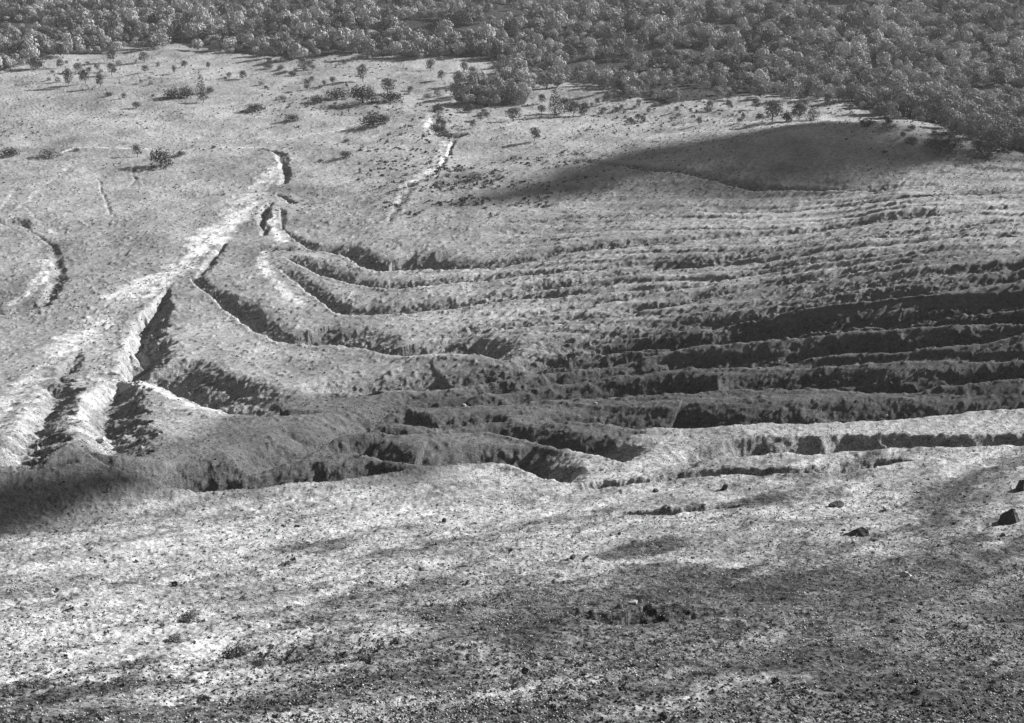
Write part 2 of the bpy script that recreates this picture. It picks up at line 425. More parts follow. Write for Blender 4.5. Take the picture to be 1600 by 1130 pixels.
def ground_material():
    m, n, b = new_mat("volcanic_soil")
    tc = n.nodes.new("ShaderNodeNewGeometry").outputs["Position"]
    a = n.nodes.new("ShaderNodeAttribute"); a.attribute_name = "albedo"
    g = n.nodes.new("ShaderNodeAttribute"); g.attribute_name = "grit"
    n1 = noise_node(n, tc, 2.9, 4, .8)          # clods, tufts
    n2 = noise_node(n, tc, 0.5, 4, .65)         # patches
    s1 = math_node(n, 'MULTIPLY', math_node(n, 'SUBTRACT', n1, .5), 4.6)
    s2 = math_node(n, 'MULTIPLY', math_node(n, 'SUBTRACT', n2, .5), 2.0)
    n3 = noise_node(n, tc, 1.1, 2, .75)
    s3 = math_node(n, 'MULTIPLY', math_node(n, 'SUBTRACT', n3, .5), 2.2)
    s = math_node(n, 'ADD', math_node(n, 'ADD', s1, s2), s3)
    f = math_node(n, 'MULTIPLY_ADD', s, g.outputs["Fac"], 1.0)
    f = math_node(n, 'MAXIMUM', f, .12)
    c = math_node(n, 'MULTIPLY', f, a.outputs["Fac"])
    c = math_node(n, 'MINIMUM', c, .62)
    n.links.new(c, b.inputs["Base Color"])
    bp = n.nodes.new("ShaderNodeBump"); bp.inputs["Strength"].default_value = .7; bp.inputs["Distance"].default_value = .25
    n.links.new(n1, bp.inputs["Height"]); n.links.new(bp.outputs[0], b.inputs["Normal"])
    return m

def foliage_material(name, col, var=.5):
    m, n, b = new_mat(name)
    oi = n.nodes.new("ShaderNodeAttribute"); oi.attribute_name = "tone"
    ob = n.nodes.new("ShaderNodeObjectInfo")
    f = math_node(n, 'MULTIPLY_ADD', oi.outputs["Fac"], var, 1 - var / 2)
    f2 = math_node(n, 'MULTIPLY_ADD', ob.outputs["Random"], .35, .82)
    c = math_node(n, 'MULTIPLY', math_node(n, 'MULTIPLY', f, f2), col)
    n.links.new(c, b.inputs["Base Color"])
    tr = n.nodes.new("ShaderNodeBsdfTranslucent"); n.links.new(c, tr.inputs[0])
    mx = n.nodes.new("ShaderNodeMixShader"); mx.inputs[0].default_value = .10
    n.links.new(b.outputs[0], mx.inputs[1]); n.links.new(tr.outputs[0], mx.inputs[2])
    n.links.new(mx.outputs[0], [q for q in n.nodes if q.type == 'OUTPUT_MATERIAL'][0].inputs[0])
    return m

def plain_material(name, col, var=.5, scale=3.0):
    m, n, b = new_mat(name)
    tc = n.nodes.new("ShaderNodeNewGeometry").outputs["Position"]
    t = noise_node(n, tc, scale, 5, .65)
    f = math_node(n, 'MULTIPLY_ADD', math_node(n, 'SUBTRACT', t, .5), var * 3, 1.0)
    c = math_node(n, 'MULTIPLY', math_node(n, 'MAXIMUM', f, .2), col)
    n.links.new(c, b.inputs["Base Color"])
    bp = n.nodes.new("ShaderNodeBump"); bp.inputs["Strength"].default_value = .5; bp.inputs["Distance"].default_value = .08
    n.links.new(t, bp.inputs["Height"]); n.links.new(bp.outputs[0], b.inputs["Normal"])
    return m

# ------------------------------------------------------------------ the ground sheet
RES = 1.0
nc_in, nc_out = int(1250 * RES), 70
t_in = np.linspace(-0.405, 0.405, nc_in)
t_o = 0.405 + (np.linspace(0, 1, nc_out + 1)[1:] ** 1.6) * 1.6
tcol = np.concatenate([-t_o[::-1], t_in, t_o])
# rows: even steps of picture height for an eye at the camera, coarser outside the frame
pyr = np.linspace(1165, -8, int(1450 * RES))
ctab = sorted([(y, py) for py, y in COLS[0.0]])
yb = np.array([a for a, b in ctab]); pb = np.array([b for a, b in ctab])
yrow = np.interp(-pyr, -pb[::1], yb) if False else np.interp(pyr, pb[::-1], yb[::-1])
yrow = np.where(pyr > 1130, 75 - (pyr - 1130) * .22, yrow)
yrow = np.where(pyr < 0, 1210 - pyr * 4.5, yrow)
kk = np.ones(31) / 31
yrow = np.convolve(np.pad(yrow, 15, mode='reflect', reflect_type='odd'), kk, mode='valid')
ynear = np.linspace(-14, yrow[0], 60)[:-1]
yfar = np.exp(np.linspace(math.log(yrow[-1]), math.log(9000), 70))[1:]
yall = np.concatenate([ynear, yrow, yfar])
TT, YY = np.meshgrid(tcol, yall)
XX = TT * (YY + 15)
ZZ, WALL, CUT = terrain(XX, YY, True, True)
print("terrain", XX.shape, time.time() - T0)

# which soil lies where (albedo), plus painted flank shade; bands are laid along lines on the ground
def band(x, y, pts, jag=.35, seed=0):
    P = chaikin(np.array(pts, float), 2)
    C = hit(P[:, 0], P[:, 1], base)
    w = P[:, 2] * C[:, 1] / F * 1.1
    best = np.full(x.shape, 1e9); mrg = w.max() * 2
    m = (x > C[:, 0].min() - mrg) & (x < C[:, 0].max() + mrg) & (y > C[:, 1].min() - mrg) & (y < C[:, 1].max() + mrg)
    xm, ym = x[m], y[m]
    bm = np.full(xm.shape, 1e9)
    for i in range(len(C) - 1):
        a, b = C[i, :2], C[i + 1, :2]; d = b - a; L2 = d @ d + 1e-9
        t = np.clip(((xm - a[0]) * d[0] + (ym - a[1]) * d[1]) / L2, 0, 1)
        r = np.hypot(xm - a[0] - t * d[0], ym - a[1] - t * d[1]) / (w[i] + t * (w[i + 1] - w[i]))
        bm = np.minimum(bm, r)
    best[m] = bm
    j = fbm(x, y, 5, 4, 101 + seed) * 2 * jag + fbm(x, y, 22, 2, 131 + seed) * jag
    return 1 - sstep(.5, 1.22, best + j)

x_, y_ = XX, YY
alb = np.full(XX.shape, .235); grit = np.full(XX.shape, .55)
alb *= 1 + .30 * fbm(x_, y_, 45, 4, 201) + .30 * fbm(x_ , y_ , 9, 4, 205) + .35 * np.minimum(fbm(x_ * 1.6, y_ * .7, 16, 4, 206), .05)
# shade of the right flank and gullied slope, painted into the albedo
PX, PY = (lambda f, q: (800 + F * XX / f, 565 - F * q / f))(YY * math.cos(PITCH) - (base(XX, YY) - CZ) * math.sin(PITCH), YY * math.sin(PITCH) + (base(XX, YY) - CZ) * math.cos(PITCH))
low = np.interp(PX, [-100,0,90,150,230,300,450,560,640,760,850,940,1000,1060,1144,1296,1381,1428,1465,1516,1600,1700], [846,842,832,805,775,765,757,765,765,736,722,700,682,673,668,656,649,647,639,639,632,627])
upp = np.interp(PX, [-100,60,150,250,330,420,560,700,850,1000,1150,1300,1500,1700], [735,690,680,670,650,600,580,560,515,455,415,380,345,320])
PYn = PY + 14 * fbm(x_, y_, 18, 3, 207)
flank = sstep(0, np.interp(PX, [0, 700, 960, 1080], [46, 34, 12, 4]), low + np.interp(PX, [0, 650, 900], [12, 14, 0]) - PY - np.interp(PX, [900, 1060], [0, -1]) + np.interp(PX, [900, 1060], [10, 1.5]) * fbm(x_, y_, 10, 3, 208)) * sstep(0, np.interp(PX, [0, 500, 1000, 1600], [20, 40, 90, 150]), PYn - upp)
flank_shade = flank * np.interp(PX, [-100, 250, 450, 1000], [.55, .95, 1.0, 1])
alb *= 1 - .67 * flank_shade
# near slope: pale ash above, coarse dark gravel towards the lower right
near = (1 - sstep(225, 262, y_)) * (1 - flank)
grav = near * sstep(-.15, .62, (185 - y_) / 120 + 1.1 * x_ / (y_ + 15) - .22 + fbm(x_ * .64 + y_ * .77, (-x_ * .77 + y_ * .64) * 2.6, 20, 6, 211, .62) * 1.1)
pale = near * (1 - grav)
alb = alb * (1 - near) + near * (.222 * (1 + .5 * fbm(x_, y_, 16, 5, 213) + .55 * fbm((x_ * .64 + y_ * .77) / 3, -x_ * .77 + y_ * .64, 2.6, 4, 215) + .35 * fbm(x_, y_, 3.0, 3, 217)) * (1 - .72 * grav) * (1 + .8 * grav * fbm(x_ * .8, y_ * .5, 5, 4, 221)))
grit = grit * (1 - near) + near * (.75 + 1.0 * grav)
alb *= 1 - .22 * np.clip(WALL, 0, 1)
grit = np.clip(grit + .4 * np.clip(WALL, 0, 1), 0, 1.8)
# pale ash sheets
ASH = [
 ([(436,250,8),(418,275,14),(398,300,18),(375,330,20),(350,350,22),(330,372,24)], .40),
 ([(345,356,18),(330,372,24),(305,396,30),(285,420,34),(240,440,32),(205,456,34)], .46),
 ([(190,470,24),(160,495,30),(120,525,30),(85,550,30),(55,585,28),(20,630,30),(-30,680,30)], .36),
 ([(165,545,32),(150,575,30),(165,600,26),(135,625,20),(118,660,18)], .28),
 ([(165,596,14),(215,602,16),(245,620,12),(300,645,7),(340,652,4)], .44),
 ([(60,605,10),(30,650,30),(0,680,36),(-40,700,36)], .27),
 ([(666,188,6),(668,200,7)], .42),
 ([(700,222,9),(695,235,10),(684,258,12),(664,276,12),(640,290,8)], .37),
 ([(424,330,8),(430,350,9),(440,370,9)], .42),
 ([(412,396,8),(408,420,9),(430,448,8),(470,478,9)], .42),
 ([(72,405,10),(64,430,11),(50,455,11),(15,470,8)], .42),
 ([(110,262,2),(75,290,3),(45,312,4),(26,334,4)], .34),
 ([(40,330,2),(56,350,4),(88,366,3)], .34),
 ([(0,330,3),(20,300,3),(35,285,2)], .32),
 ([(270,905,40),(330,880,34),(400,850,30),(430,830,16)], .33),
 ([(60,1010,50),(150,960,60),(230,930,50),(200,1000,60)], .33),
 ([(250,1060,40),(330,1010,40),(330,960,40)], .33),
]
for i, (pts, a) in enumerate(ASH):
    m = band(x_, y_, pts, .44, i * 7)
    if pts[0][1] > 880: m = m * .55
    tgt = a * (1 + .55 * fbm(x_, y_, 4.5, 4, 231) + .5 * fbm(x_, y_, 1.6, 2, 233))
    alb = alb * (1 - m) + tgt * m
    grit = grit * (1 - m) + .6 * m
# foot paths
PATHS = [
 [(98,240,1.6),(120,234,1.5),(200,232,1.2),(240,231,1.2),(300,234,1.0),(345,231,1.0),(380,231,1.8),(408,229,1.8)],
 [(405,222,1),(450,215,1.2),(480,209,1.3),(500,207,1),(525,203,1.3),(548,196,1.3),(575,188,1)],
]
for i, pts in enumerate(PATHS):
    m = band(x_, y_, [(a_, b_, c_ * 1.25) for a_, b_, c_ in pts], .18, 70 + i)
    alb = alb * (1 - m) + .55 * m
# shaded leaf litter and undergrowth on the forest floor
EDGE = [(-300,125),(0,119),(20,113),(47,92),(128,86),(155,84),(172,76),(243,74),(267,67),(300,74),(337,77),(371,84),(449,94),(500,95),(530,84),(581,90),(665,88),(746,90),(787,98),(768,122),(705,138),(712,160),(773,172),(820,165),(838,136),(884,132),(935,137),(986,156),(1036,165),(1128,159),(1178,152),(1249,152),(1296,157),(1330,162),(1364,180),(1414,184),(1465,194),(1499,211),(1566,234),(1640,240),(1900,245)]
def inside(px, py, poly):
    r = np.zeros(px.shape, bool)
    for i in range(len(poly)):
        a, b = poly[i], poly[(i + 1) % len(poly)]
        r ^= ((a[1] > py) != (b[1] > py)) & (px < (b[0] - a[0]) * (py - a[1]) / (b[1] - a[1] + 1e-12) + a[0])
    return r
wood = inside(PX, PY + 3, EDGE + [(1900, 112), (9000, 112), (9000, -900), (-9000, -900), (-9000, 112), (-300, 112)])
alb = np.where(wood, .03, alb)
alb = np.clip(alb, .03, .60)
idx = np.arange(XX.size, dtype=np.int32).reshape(XX.shape)
Fq = np.stack([idx[:-1, :-1], idx[:-1, 1:], idx[1:, 1:], idx[1:, :-1]], -1).reshape(-1, 4)
V = np.stack([XX, YY, ZZ], -1).reshape(-1, 3)
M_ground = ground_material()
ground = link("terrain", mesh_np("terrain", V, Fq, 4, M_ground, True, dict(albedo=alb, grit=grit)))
tag(ground, "grey volcanic slope cut by winding gullies, with pale ash and dark gravel", "terrain", None, "structure")
del V, Fq
print("ground", time.time() - T0)

# ------------------------------------------------------------------ added clouds out of view, outlined along the sun to shade the slope
M_shade_cloud, n_, b_ = new_mat("shade_cloud_white")
b_.inputs["Base Color"].default_value = (.8, .8, .8, 1)
def shade_cloud(poly, label, seed, z0=470.0):
    P = np.array(poly, float)
    W = hit(P[:, 0], P[:, 1], base)
    k = (z0 - W[:, 2]) / sv.z
    Q = W + k[:, None] * np.array(sv)[None, :]
    q = Q[:, :2]
    lo, hi = q.min(0) - 5, q.max(0) + 5
    n = 110
    gx, gy = np.meshgrid(np.linspace(lo[0], hi[0], n), np.linspace(lo[1], hi[1], n))
    x, y = gx.ravel(), gy.ravel()
    dmin = np.full(x.shape, 1e9); ins = np.zeros(x.shape, bool)
    for i in range(len(q)):
        a, b = q[i], q[(i + 1) % len(q)]; d = b - a
        t = np.clip(((x - a[0]) * d[0] + (y - a[1]) * d[1]) / (d @ d + 1e-9), 0, 1)
        dmin = np.minimum(dmin, np.hypot(x - a[0] - t * d[0], y - a[1] - t * d[1]))
        c = ((a[1] > y) != (b[1] > y)) & (x < (b[0] - a[0]) * (y - a[1]) / (b[1] - a[1] + 1e-12) + a[0])
        ins ^= c
    sd = np.where(ins, dmin, -dmin) + 7 * fbm(x, y, 30, 4, seed)
    th = np.sqrt(np.clip(sd, 0, 60)) * 6 * (1 + .9 * fbm(x, y, 25, 3, seed + 9))
    keep = (sd > 0).reshape(n, n)
    B = np.stack([x, y, np.full(x.shape, z0)], 1) - np.array(sv) * (th * .25)[:, None]
    T = np.stack([x, y, np.full(x.shape, z0)], 1) + np.array(sv) * (th * .75 + .2)[:, None]
    idx = np.arange(n * n).reshape(n, n)
    kc = keep[:-1, :-1] | keep[1:, :-1] | keep[:-1, 1:] | keep[1:, 1:]
    f = np.stack([idx[:-1, :-1], idx[:-1, 1:], idx[1:, 1:], idx[1:, :-1]], -1)[kc]
    V = np.concatenate([B, T]); Fc = np.concatenate([f[:, ::-1], f + n * n])
    used = np.unique(Fc); mp = np.zeros(len(V), int); mp[used] = np.arange(len(used))
    o = link("shade_cloud", mesh_np("shade_cloud", V[used], mp[Fc], 4, M_shade_cloud, True))
    tag(o, label, "shade_cloud", None, "structure")
    return o
shade_cloud([(690,332),(730,314),(800,292),(880,264),(950,240),(1050,221),(1150,206),(1250,193),(1350,190),(1420,206),(1500,224),(1600,238),(1720,250),(1720,270),(1600,254),(1500,247),(1420,262),(1330,276),(1262,286),(1180,296),(1100,290),(1000,290),(900,308),(800,322),(730,330)],
      "long cloudlike sheet added out of view to shade the grassy knoll", 301, 850.0)
shade_cloud([(330,764),(230,778),(150,806),(90,836),(0,848),(-80,850),(-80,785),(0,768),(80,742),(160,726),(260,732),(340,744)],
      "small cloudlike sheet added out of view to shade the lower left ridge", 311)

# ------------------------------------------------------------------ trees and bushes
M_leaf = foliage_material("leaves", .13, .7)
M_leaf_wood = foliage_material("forest_leaves", .21, 1.2)
M_leaf_dark = foliage_material("dark_leaves", .07, .6)
M_leaf_pale = foliage_material("pale_leaves", .15, .6)
M_bark = plain_material("bark", .16, .4, 4)
rng = np.random.RandomState(11)

def crown(seed, n, size, flat=.75, lobes=8, low=0.0, cone=False, spread=.30, jit=.24, sink=0.0, big=1.0):
    """leaf clumps spread over the lobes of a crown one metre wide, standing on z = 0"""
    r = np.random.RandomState(seed)
    L = []
    for i in range(lobes):
        a = i * 2.4 + r.uniform(-.5, .5); d = spread * math.sqrt((i + .3) / lobes)
        if cone:
            h = i / max(lobes - 1, 1); d *= (1 - h) * .6
            L.append((d * math.cos(a), d * math.sin(a), .15 + h * 1.1, .30 * (1 - h) + .08, 1.0))
        else:
            up = math.sqrt(max(0, 1 - (d / (spread * 1.25)) ** 2))
            L.append((d * math.cos(a), d * math.sin(a), flat * (.26 - sink + .36 * up * r.uniform(.7, 1.1)), r.uniform(.17, .26) * big, r.uniform(.8, 1.0)))
    if not cone:
        L.append((0, 0, flat * .42, .36, flat * .95))
        for i in range(3):
            a = r.rand() * 6.283
            L.append((.3 * math.cos(a), .3 * math.sin(a), flat * (r.uniform(.18, .3) - sink), r.uniform(.15, .21), .8))
    V = []; T = []
    tot = sum(l[3] ** 2 for l in L)
    for (cx, cy, cz, rad, sq) in L:
        m = max(4, int(n * rad ** 2 / tot))
        u = r.randn(m, 3); u /= np.linalg.norm(u, axis=1)[:, None]
        rr = rad * r.uniform(.90, 1.05, m)
        P = np.stack([cx + u[:, 0] * rr, cy + u[:, 1] * rr, np.maximum(cz + u[:, 2] * rr * sq, low)], 1)
        nrm = u + r.randn(m, 3) * jit; nrm /= np.linalg.norm(nrm, axis=1)[:, None]
        t1 = np.cross(nrm, r.randn(m, 3)); t1 /= np.linalg.norm(t1, axis=1)[:, None] + 1e-9
        t2 = np.cross(nrm, t1)
        s = size * r.uniform(.6, 1.35, m)[:, None]
        V.append(np.stack([P - t1 * s, P - t2 * s * .7, P + t1 * s * 1.1, P + t2 * s * .8], 1))
        T.append(np.repeat(r.rand(m) * .45 + r.rand() * .55, 4))
    V = np.concatenate(V).reshape(-1, 3); T = np.concatenate(T)
    return V, np.arange(len(V)).reshape(-1, 4), T

def tube(pts, rad, n=5):
    V = []; Fc = []
    pts = np.array(pts, float)
    for i, p in enumerate(pts):
        for j in range(n):
            a = 6.283 * j / n
            V.append((p[0] + rad[i] * math.cos(a), p[1] + rad[i] * math.sin(a), p[2]))
    for i in range(len(pts) - 1):
        for j in range(n):
            Fc.append((i * n + j, i * n + (j + 1) % n, (i + 1) * n + (j + 1) % n, (i + 1) * n + j))
    return V, Fc

def trunk_mesh(seed, h):
    r = np.random.RandomState(seed)
    V, Fc = tube([(0, 0, -.3), (r.uniform(-.02, .02), 0, h * .5), (r.uniform(-.05, .05), r.uniform(-.05, .05), h * 1.5)], [.045, .03, .012])
    V = list(V); Fc = list(Fc)
    for k in range(4):
        a = r.rand() * 6.283; L_ = r.uniform(.2, .32)
        v, f = tube([(0, 0, h * .7), (L_ * .5 * math.cos(a), L_ * .5 * math.sin(a), h * 1.1), (L_ * math.cos(a), L_ * math.sin(a), h * 1.5)], [.02, .014, .006], 4)
        b = len(V); V += v; Fc += [tuple(x + b for x in q) for q in f]
    return mesh_np("trunk", np.array(V), np.array(Fc), 4, M_bark, True)

KINDS = {}
def proto(kind, seed, n, size, mat, lift, **kw):
    V, Fc, T = crown(seed, n, size, **kw)
    V = V + np.array([0, 0, lift])
    KINDS.setdefault(kind, []).append((mesh_np("crown", V, Fc, 4, mat, False, dict(tone=T)), trunk_mesh(seed, lift + .2)))
for sd in range(6): proto('tree', 20 + sd, 620, .040, M_leaf, .10, flat=.95, lobes=8)
for sd in range(6): proto('forest', 40 + sd, 700, .040, M_leaf_wood, .06, flat=.95, lobes=7, jit=.16, big=1.15)
for sd in range(4): proto('bush', 60 + sd, 700, .036, M_leaf_dark, 0, flat=.92, lobes=9, sink=.14)
for sd in range(3): proto('pale', 70 + sd, 480, .036, M_leaf_pale, .0, flat=.85, lobes=8, sink=.14)
for sd in range(2): proto('conifer', 80 + sd, 600, .034, M_leaf_dark, 0, lobes=8, cone=True)
KNAME = dict(tree="tree", forest="tree", bush="bush", pale="bush", conifer="tree")
_used = set()
SHARED = {}
def plant(kind, p, w, hs, label, group, seed):
    r = np.random.RandomState(seed)
    cm, tm = KINDS[kind][r.randint(len(KINDS[kind]))]
    nm = {"tree": "round_tree", "forest": "forest_tree", "bush": "dark_bush", "pale": "pale_bush", "conifer": "pointed_tree"}[kind]
    root = bpy.data.objects.new(nm, None); COL.objects.link(root)
    root.empty_display_size = .5
    root.location = p; root.rotation_euler = (0, 0, r.rand() * 6.283); root.scale = (w * r.uniform(.85, 1.2), w * r.uniform(.8, 1.15), w * hs * r.uniform(.85, 1.2))
    tag(root, label, KNAME[kind], group)
    link("crown", cm, root); link("trunk", tm, root)
    return root

# (px, py of the foot, width px, height/width, kind, label)
PLANTS = [
 (57,109,25,.8,'bush',"low round dark bush under the forest edge at the far left"),
 (95,106,10,1,'tree',"tiny pale round tree just beyond the first dark bush below the forest"),
 (108,136,18,1.15,'tree',"largest of the loose trees on the left meadow, with a long black shadow"),
 (122,113,12,1,'tree',"small tree between the forest and the largest loose meadow tree"),
 (134,131,15,1.1,'tree',"leaning round tree right beside the largest loose meadow tree"),
 (158,137,14,1.1,'tree',"lone round tree to the right of the meadow pair with long shadows"),
 (152,112,9,1,'tree',"little pale tree behind the meadow pair with long shadows"),
 (177,97,16,1,'tree',"wide tree closest under the forest notch on the left meadow"),
 (175,118,15,1.1,'tree',"tall tree with a long flat shadow in the middle of the left meadow"),
 (170,151,12,.8,'bush',"small dark bush below the lone round meadow tree"),
 (195,155,8,1,'tree',"tiny sapling with a short shadow right of the small dark meadow bush"),
 (214,171,12,.9,'tree',"flat topped small tree standing lowest on the left meadow"),
 (226,98,17,.9,'tree',"broad pale tree with a wide shadow under the forest notch"),
 (227,114,10,1,'tree',"small tree straight below the broad pale tree of the forest notch"),
 (289,106,11,1,'tree',"small tree between the notch and the big meadow thicket"),
 (273,116,7,1.5,'tree',"thin upright sapling left of the small notch tree"),
 (326,108,7,1.2,'tree',"thin sapling right of the small notch tree"),
 (272,154,26,.7,'bush',"left dark bush of the big thicket on the open meadow"),
 (292,153,24,.8,'bush',"right dark bush of the big thicket on the open meadow"),
 (314,146,17,1.2,'conifer',"upright dark tree rising behind the big meadow thicket"),
 (328,146,12,1,'bush',"round dark bush at the right end of the big meadow thicket"),
 (318,161,15,1,'tree',"pale round tree in front of the big meadow thicket"),
 (398,175,29,.6,'bush',"low wide dark bush alone above the head of the ash gully"),
 (378,176,8,.6,'bush',"tiny clump on the left of the low wide bush above the ash gully"),
 (380,125,12,.9,'tree',"small tree with a flat shadow between thicket and forest"),
 (420,108,13,.9,'pale',"pale low bush under the forest edge, left of a darker one"),
 (439,109,10,1,'bush',"dark little bush under the forest edge beside a pale one"),
 (474,110,15,1,'tree',"round tree just detached from the forest edge above the meadow"),
 (484,106,10,1,'tree',"small tree leaning on the detached round tree at the forest edge"),
 (457,119,13,.6,'bush',"flat bush below the detached round tree at the forest edge"),
 (408,133,9,1,'pale',"small pale bush between thicket and forest, in open grass"),
 (481,140,10,1.2,'tree',"slim tree with long shadow above the bush belt in the middle"),
 (520,132,10,1,'tree',"small tree above the right part of the middle bush belt"),
 (440,156,20,.5,'pale',"flat pale scrub bush above the gully head"),
 (457,188,24,.5,'bush',"dark flat bush beside the foot path near the gully head"),
 (496,161,27,.6,'bush',"dark bush at the left end of the middle bush belt"),
 (527,155,34,.6,'bush',"long dark bush second from the left end of the middle bush belt"),
 (567,128,18,1,'tree',"dark tree standing behind the middle bush belt"),
 (567,160,42,.75,'bush',"biggest rounded bush of the middle bush belt"),
 (606,148,20,1.1,'tree',"tree rising from the right part of the middle bush belt"),
 (611,158,34,.55,'bush',"wide low bush right of the biggest bush in the middle belt"),
 (641,142,12,.8,'bush',"small dark bush ending the middle belt on the right"),
 (584,197,42,.62,'bush',"large low bush at the right end of the pale foot path"),
 (603,190,16,.8,'bush',"smaller bush leaning on the large one at the path's right end"),
 (542,222,10,.6,'bush',"tiny dark clump above the left lower dark bush of the middle slope"),
 (540,245,22,.5,'bush',"dark wedge shaped bush alone on the grass between the two gullies"),
 (501,253,8,.7,'bush',"tiny bush left of the wedge shaped one between the two gullies"),
 (668,154,14,.8,'pale',"pale bush above the head of the upper gully"),
 (684,150,13,.9,'pale',"pale bush right of another one above the upper gully"),
 (673,111,15,.9,'tree',"broad tree with dark shadow left of the forest tongue"),
 (690,126,12,1.2,'tree',"upright small tree below the broad one left of the forest tongue"),
 (725,113,13,1.2,'tree',"taller of the two trees standing together in the forest bay"),
 (738,120,14,1,'tree',"rounder of the two trees standing together in the forest bay"),
 (733,175,17,.8,'bush',"dark bush with a black shadow below the forest tongue"),
 (751,188,13,.8,'tree',"small pale tree below the tongue's lowest point"),
 (802,190,20,.9,'tree',"wide airy tree with long shadow below the forest tongue"),
 (835,221,15,1.05,'tree',"lone tree on bare grass with a thin trunk and long thin shadow"),
 (847,162,13,1,'tree',"small tree left of the pointed dark tree"),
 (846,178,13,.9,'tree',"small tree left of and lower than the pointed dark tree"),
 (867,180,22,1.25,'conifer',"pointed very dark tree at the end of a small clump"),
 (882,178,22,.9,'tree',"middle tree of the small clump beside the pointed dark tree"),
 (897,181,20,1,'tree',"pale tree of the small clump beside the pointed dark tree"),
 (913,181,18,1,'tree',"last tree on the right of the clump with the pointed dark tree"),
 (940,182,8,1,'tree',"tiny round tree right of the pointed tree's clump"),
 (987,193,11,1,'pale',"small pale bush alone below the scattered forest edge"),
 (964,174,13,.8,'pale',"pale low bush above the small lone pale one"),
 (942,146,16,1.1,'tree',"round dark tree at the near edge of the scattered forest"),
 (949,162,14,.9,'tree',"small tree below the round dark one at the scattered forest edge"),
 (933,164,8,1,'tree',"tiny tree left of the scattered forest's edge trees"),
 (685,175,22,.6,'bush',"dark scrub bush crowning the top of the upper gully"),
 (680,205,22,.7,'bush',"bush growing down in the upper gully"),
 (694,212,18,.5,'bush',"flat bush on the brow of the upper gully's black bend"),
 (743,281,24,.7,'pale',"pale round bush in the scrub right of the upper gully"),
 (1109,173,11,1,'tree',"left one of two small trees above the shaded knoll's left shoulder"),
 (1139,172,11,1,'tree',"right one of two small trees above the shaded knoll's left shoulder"),
 (1092,195,9,1,'tree',"little tree with a thin trunk lowest on the grass before the knoll"),
 (1161,189,9,1,'tree',"tiny tree between the thin trunk tree and the knoll thicket"),
 (1181,171,13,1,'tree',"pale tree above the left end of the knoll thicket"),
 (1187,187,12,1,'bush',"dark bush at the left tip of the knoll thicket"),
 (1207,190,26,1,'tree',"tallest tree of the thicket on top of the shaded knoll"),
 (1229,190,20,.8,'bush',"dark bush in the middle of the knoll thicket"),
 (1248,188,20,1,'tree',"rounded tree in the right half of the knoll thicket"),
 (1271,187,26,.7,'pale',"pale low bush ending the knoll thicket on the right"),
 (1256,165,18,.8,'pale',"pale round bush between knoll thicket and forest"),
 (1293,166,14,1,'tree',"dark tree with long shadow near the forest behind the knoll"),
 (1357,197,28,.5,'bush',"left one of the low bushes on the knoll's right crest"),
 (1386,203,32,.45,'pale',"long low bush following the knoll's right crest"),
 (1389,193,12,.8,'bush',"small dark bush above the long low bush of the knoll crest"),
 (1424,203,11,.8,'bush',"small dark bush in open grass right of the knoll crest"),
 (1460,210,10,.8,'bush',"small bush near the forest, right of the open grass patch"),
 (1475,212,9,.8,'bush',"tiny bush nearest the forest corner right of the knoll"),
 (1424,224,22,.55,'bush',"dark bush on the knoll's shaded right edge"),
 (1458,228,26,.6,'bush',"dark bush left of two bigger ones at the shaded forest corner"),
 (1480,237,40,.6,'bush',"big dark bush in the middle of the shaded forest corner"),
 (1546,243,50,.55,'bush',"biggest dark bush, at the right end of the shaded corner"),
 (1590,236,26,.7,'tree',"bushy tree at the very edge beyond the biggest dark bush"),
 (1382,240,9,.6,'bush',"single tiny bush in the shade of the knoll's slope"),
 (15,245,28,.65,'bush',"dark bush at the far left end of the pale foot path"),
 (78,245,30,.5,'pale',"ragged spreading bush where the foot path begins"),
 (120,236,9,.8,'bush',"tiny dark bush touching the foot path"),
 (215,245,13,1.1,'tree',"small round tree left of the big round bush by the path"),
 (252,258,40,.72,'bush',"big round bush with a black shadow below the foot path"),
 (283,243,14,.6,'bush',"flat little bush right of the big round bush by the path"),
 (296,972,20,.7,'bush',"black ragged shrub in the palest ash of the near slope"),
 (272,1004,18,.45,'bush',"flat dark shrub just below the ragged one in the pale ash"),
 (374,1026,24,.55,'bush',"dark spreading shrub right of and below the pale ash shrubs"),
 (405,1042,14,.5,'bush',"small dark shrub touching the spreading one near the pale ash"),
 (334,232,8,.7,'bush',"tiny lone bush on the foot path's right half"),
]
PA = np.array([(p[0], p[1]) for p in PLANTS], float)
PP = at(PA[:, 0], PA[:, 1])
for i, (p, q) in enumerate(zip(PLANTS, PP)):
    w = p[2] * math.hypot(q[1], CZ) / F * 1.25
    plant(p[4], (q[0], q[1], q[2] - .05), w, p[3] * (1.15 if p[4] in ('tree',) else 1.0), p[5], None, 500 + i)
print("plants", len(PLANTS), time.time() - T0)

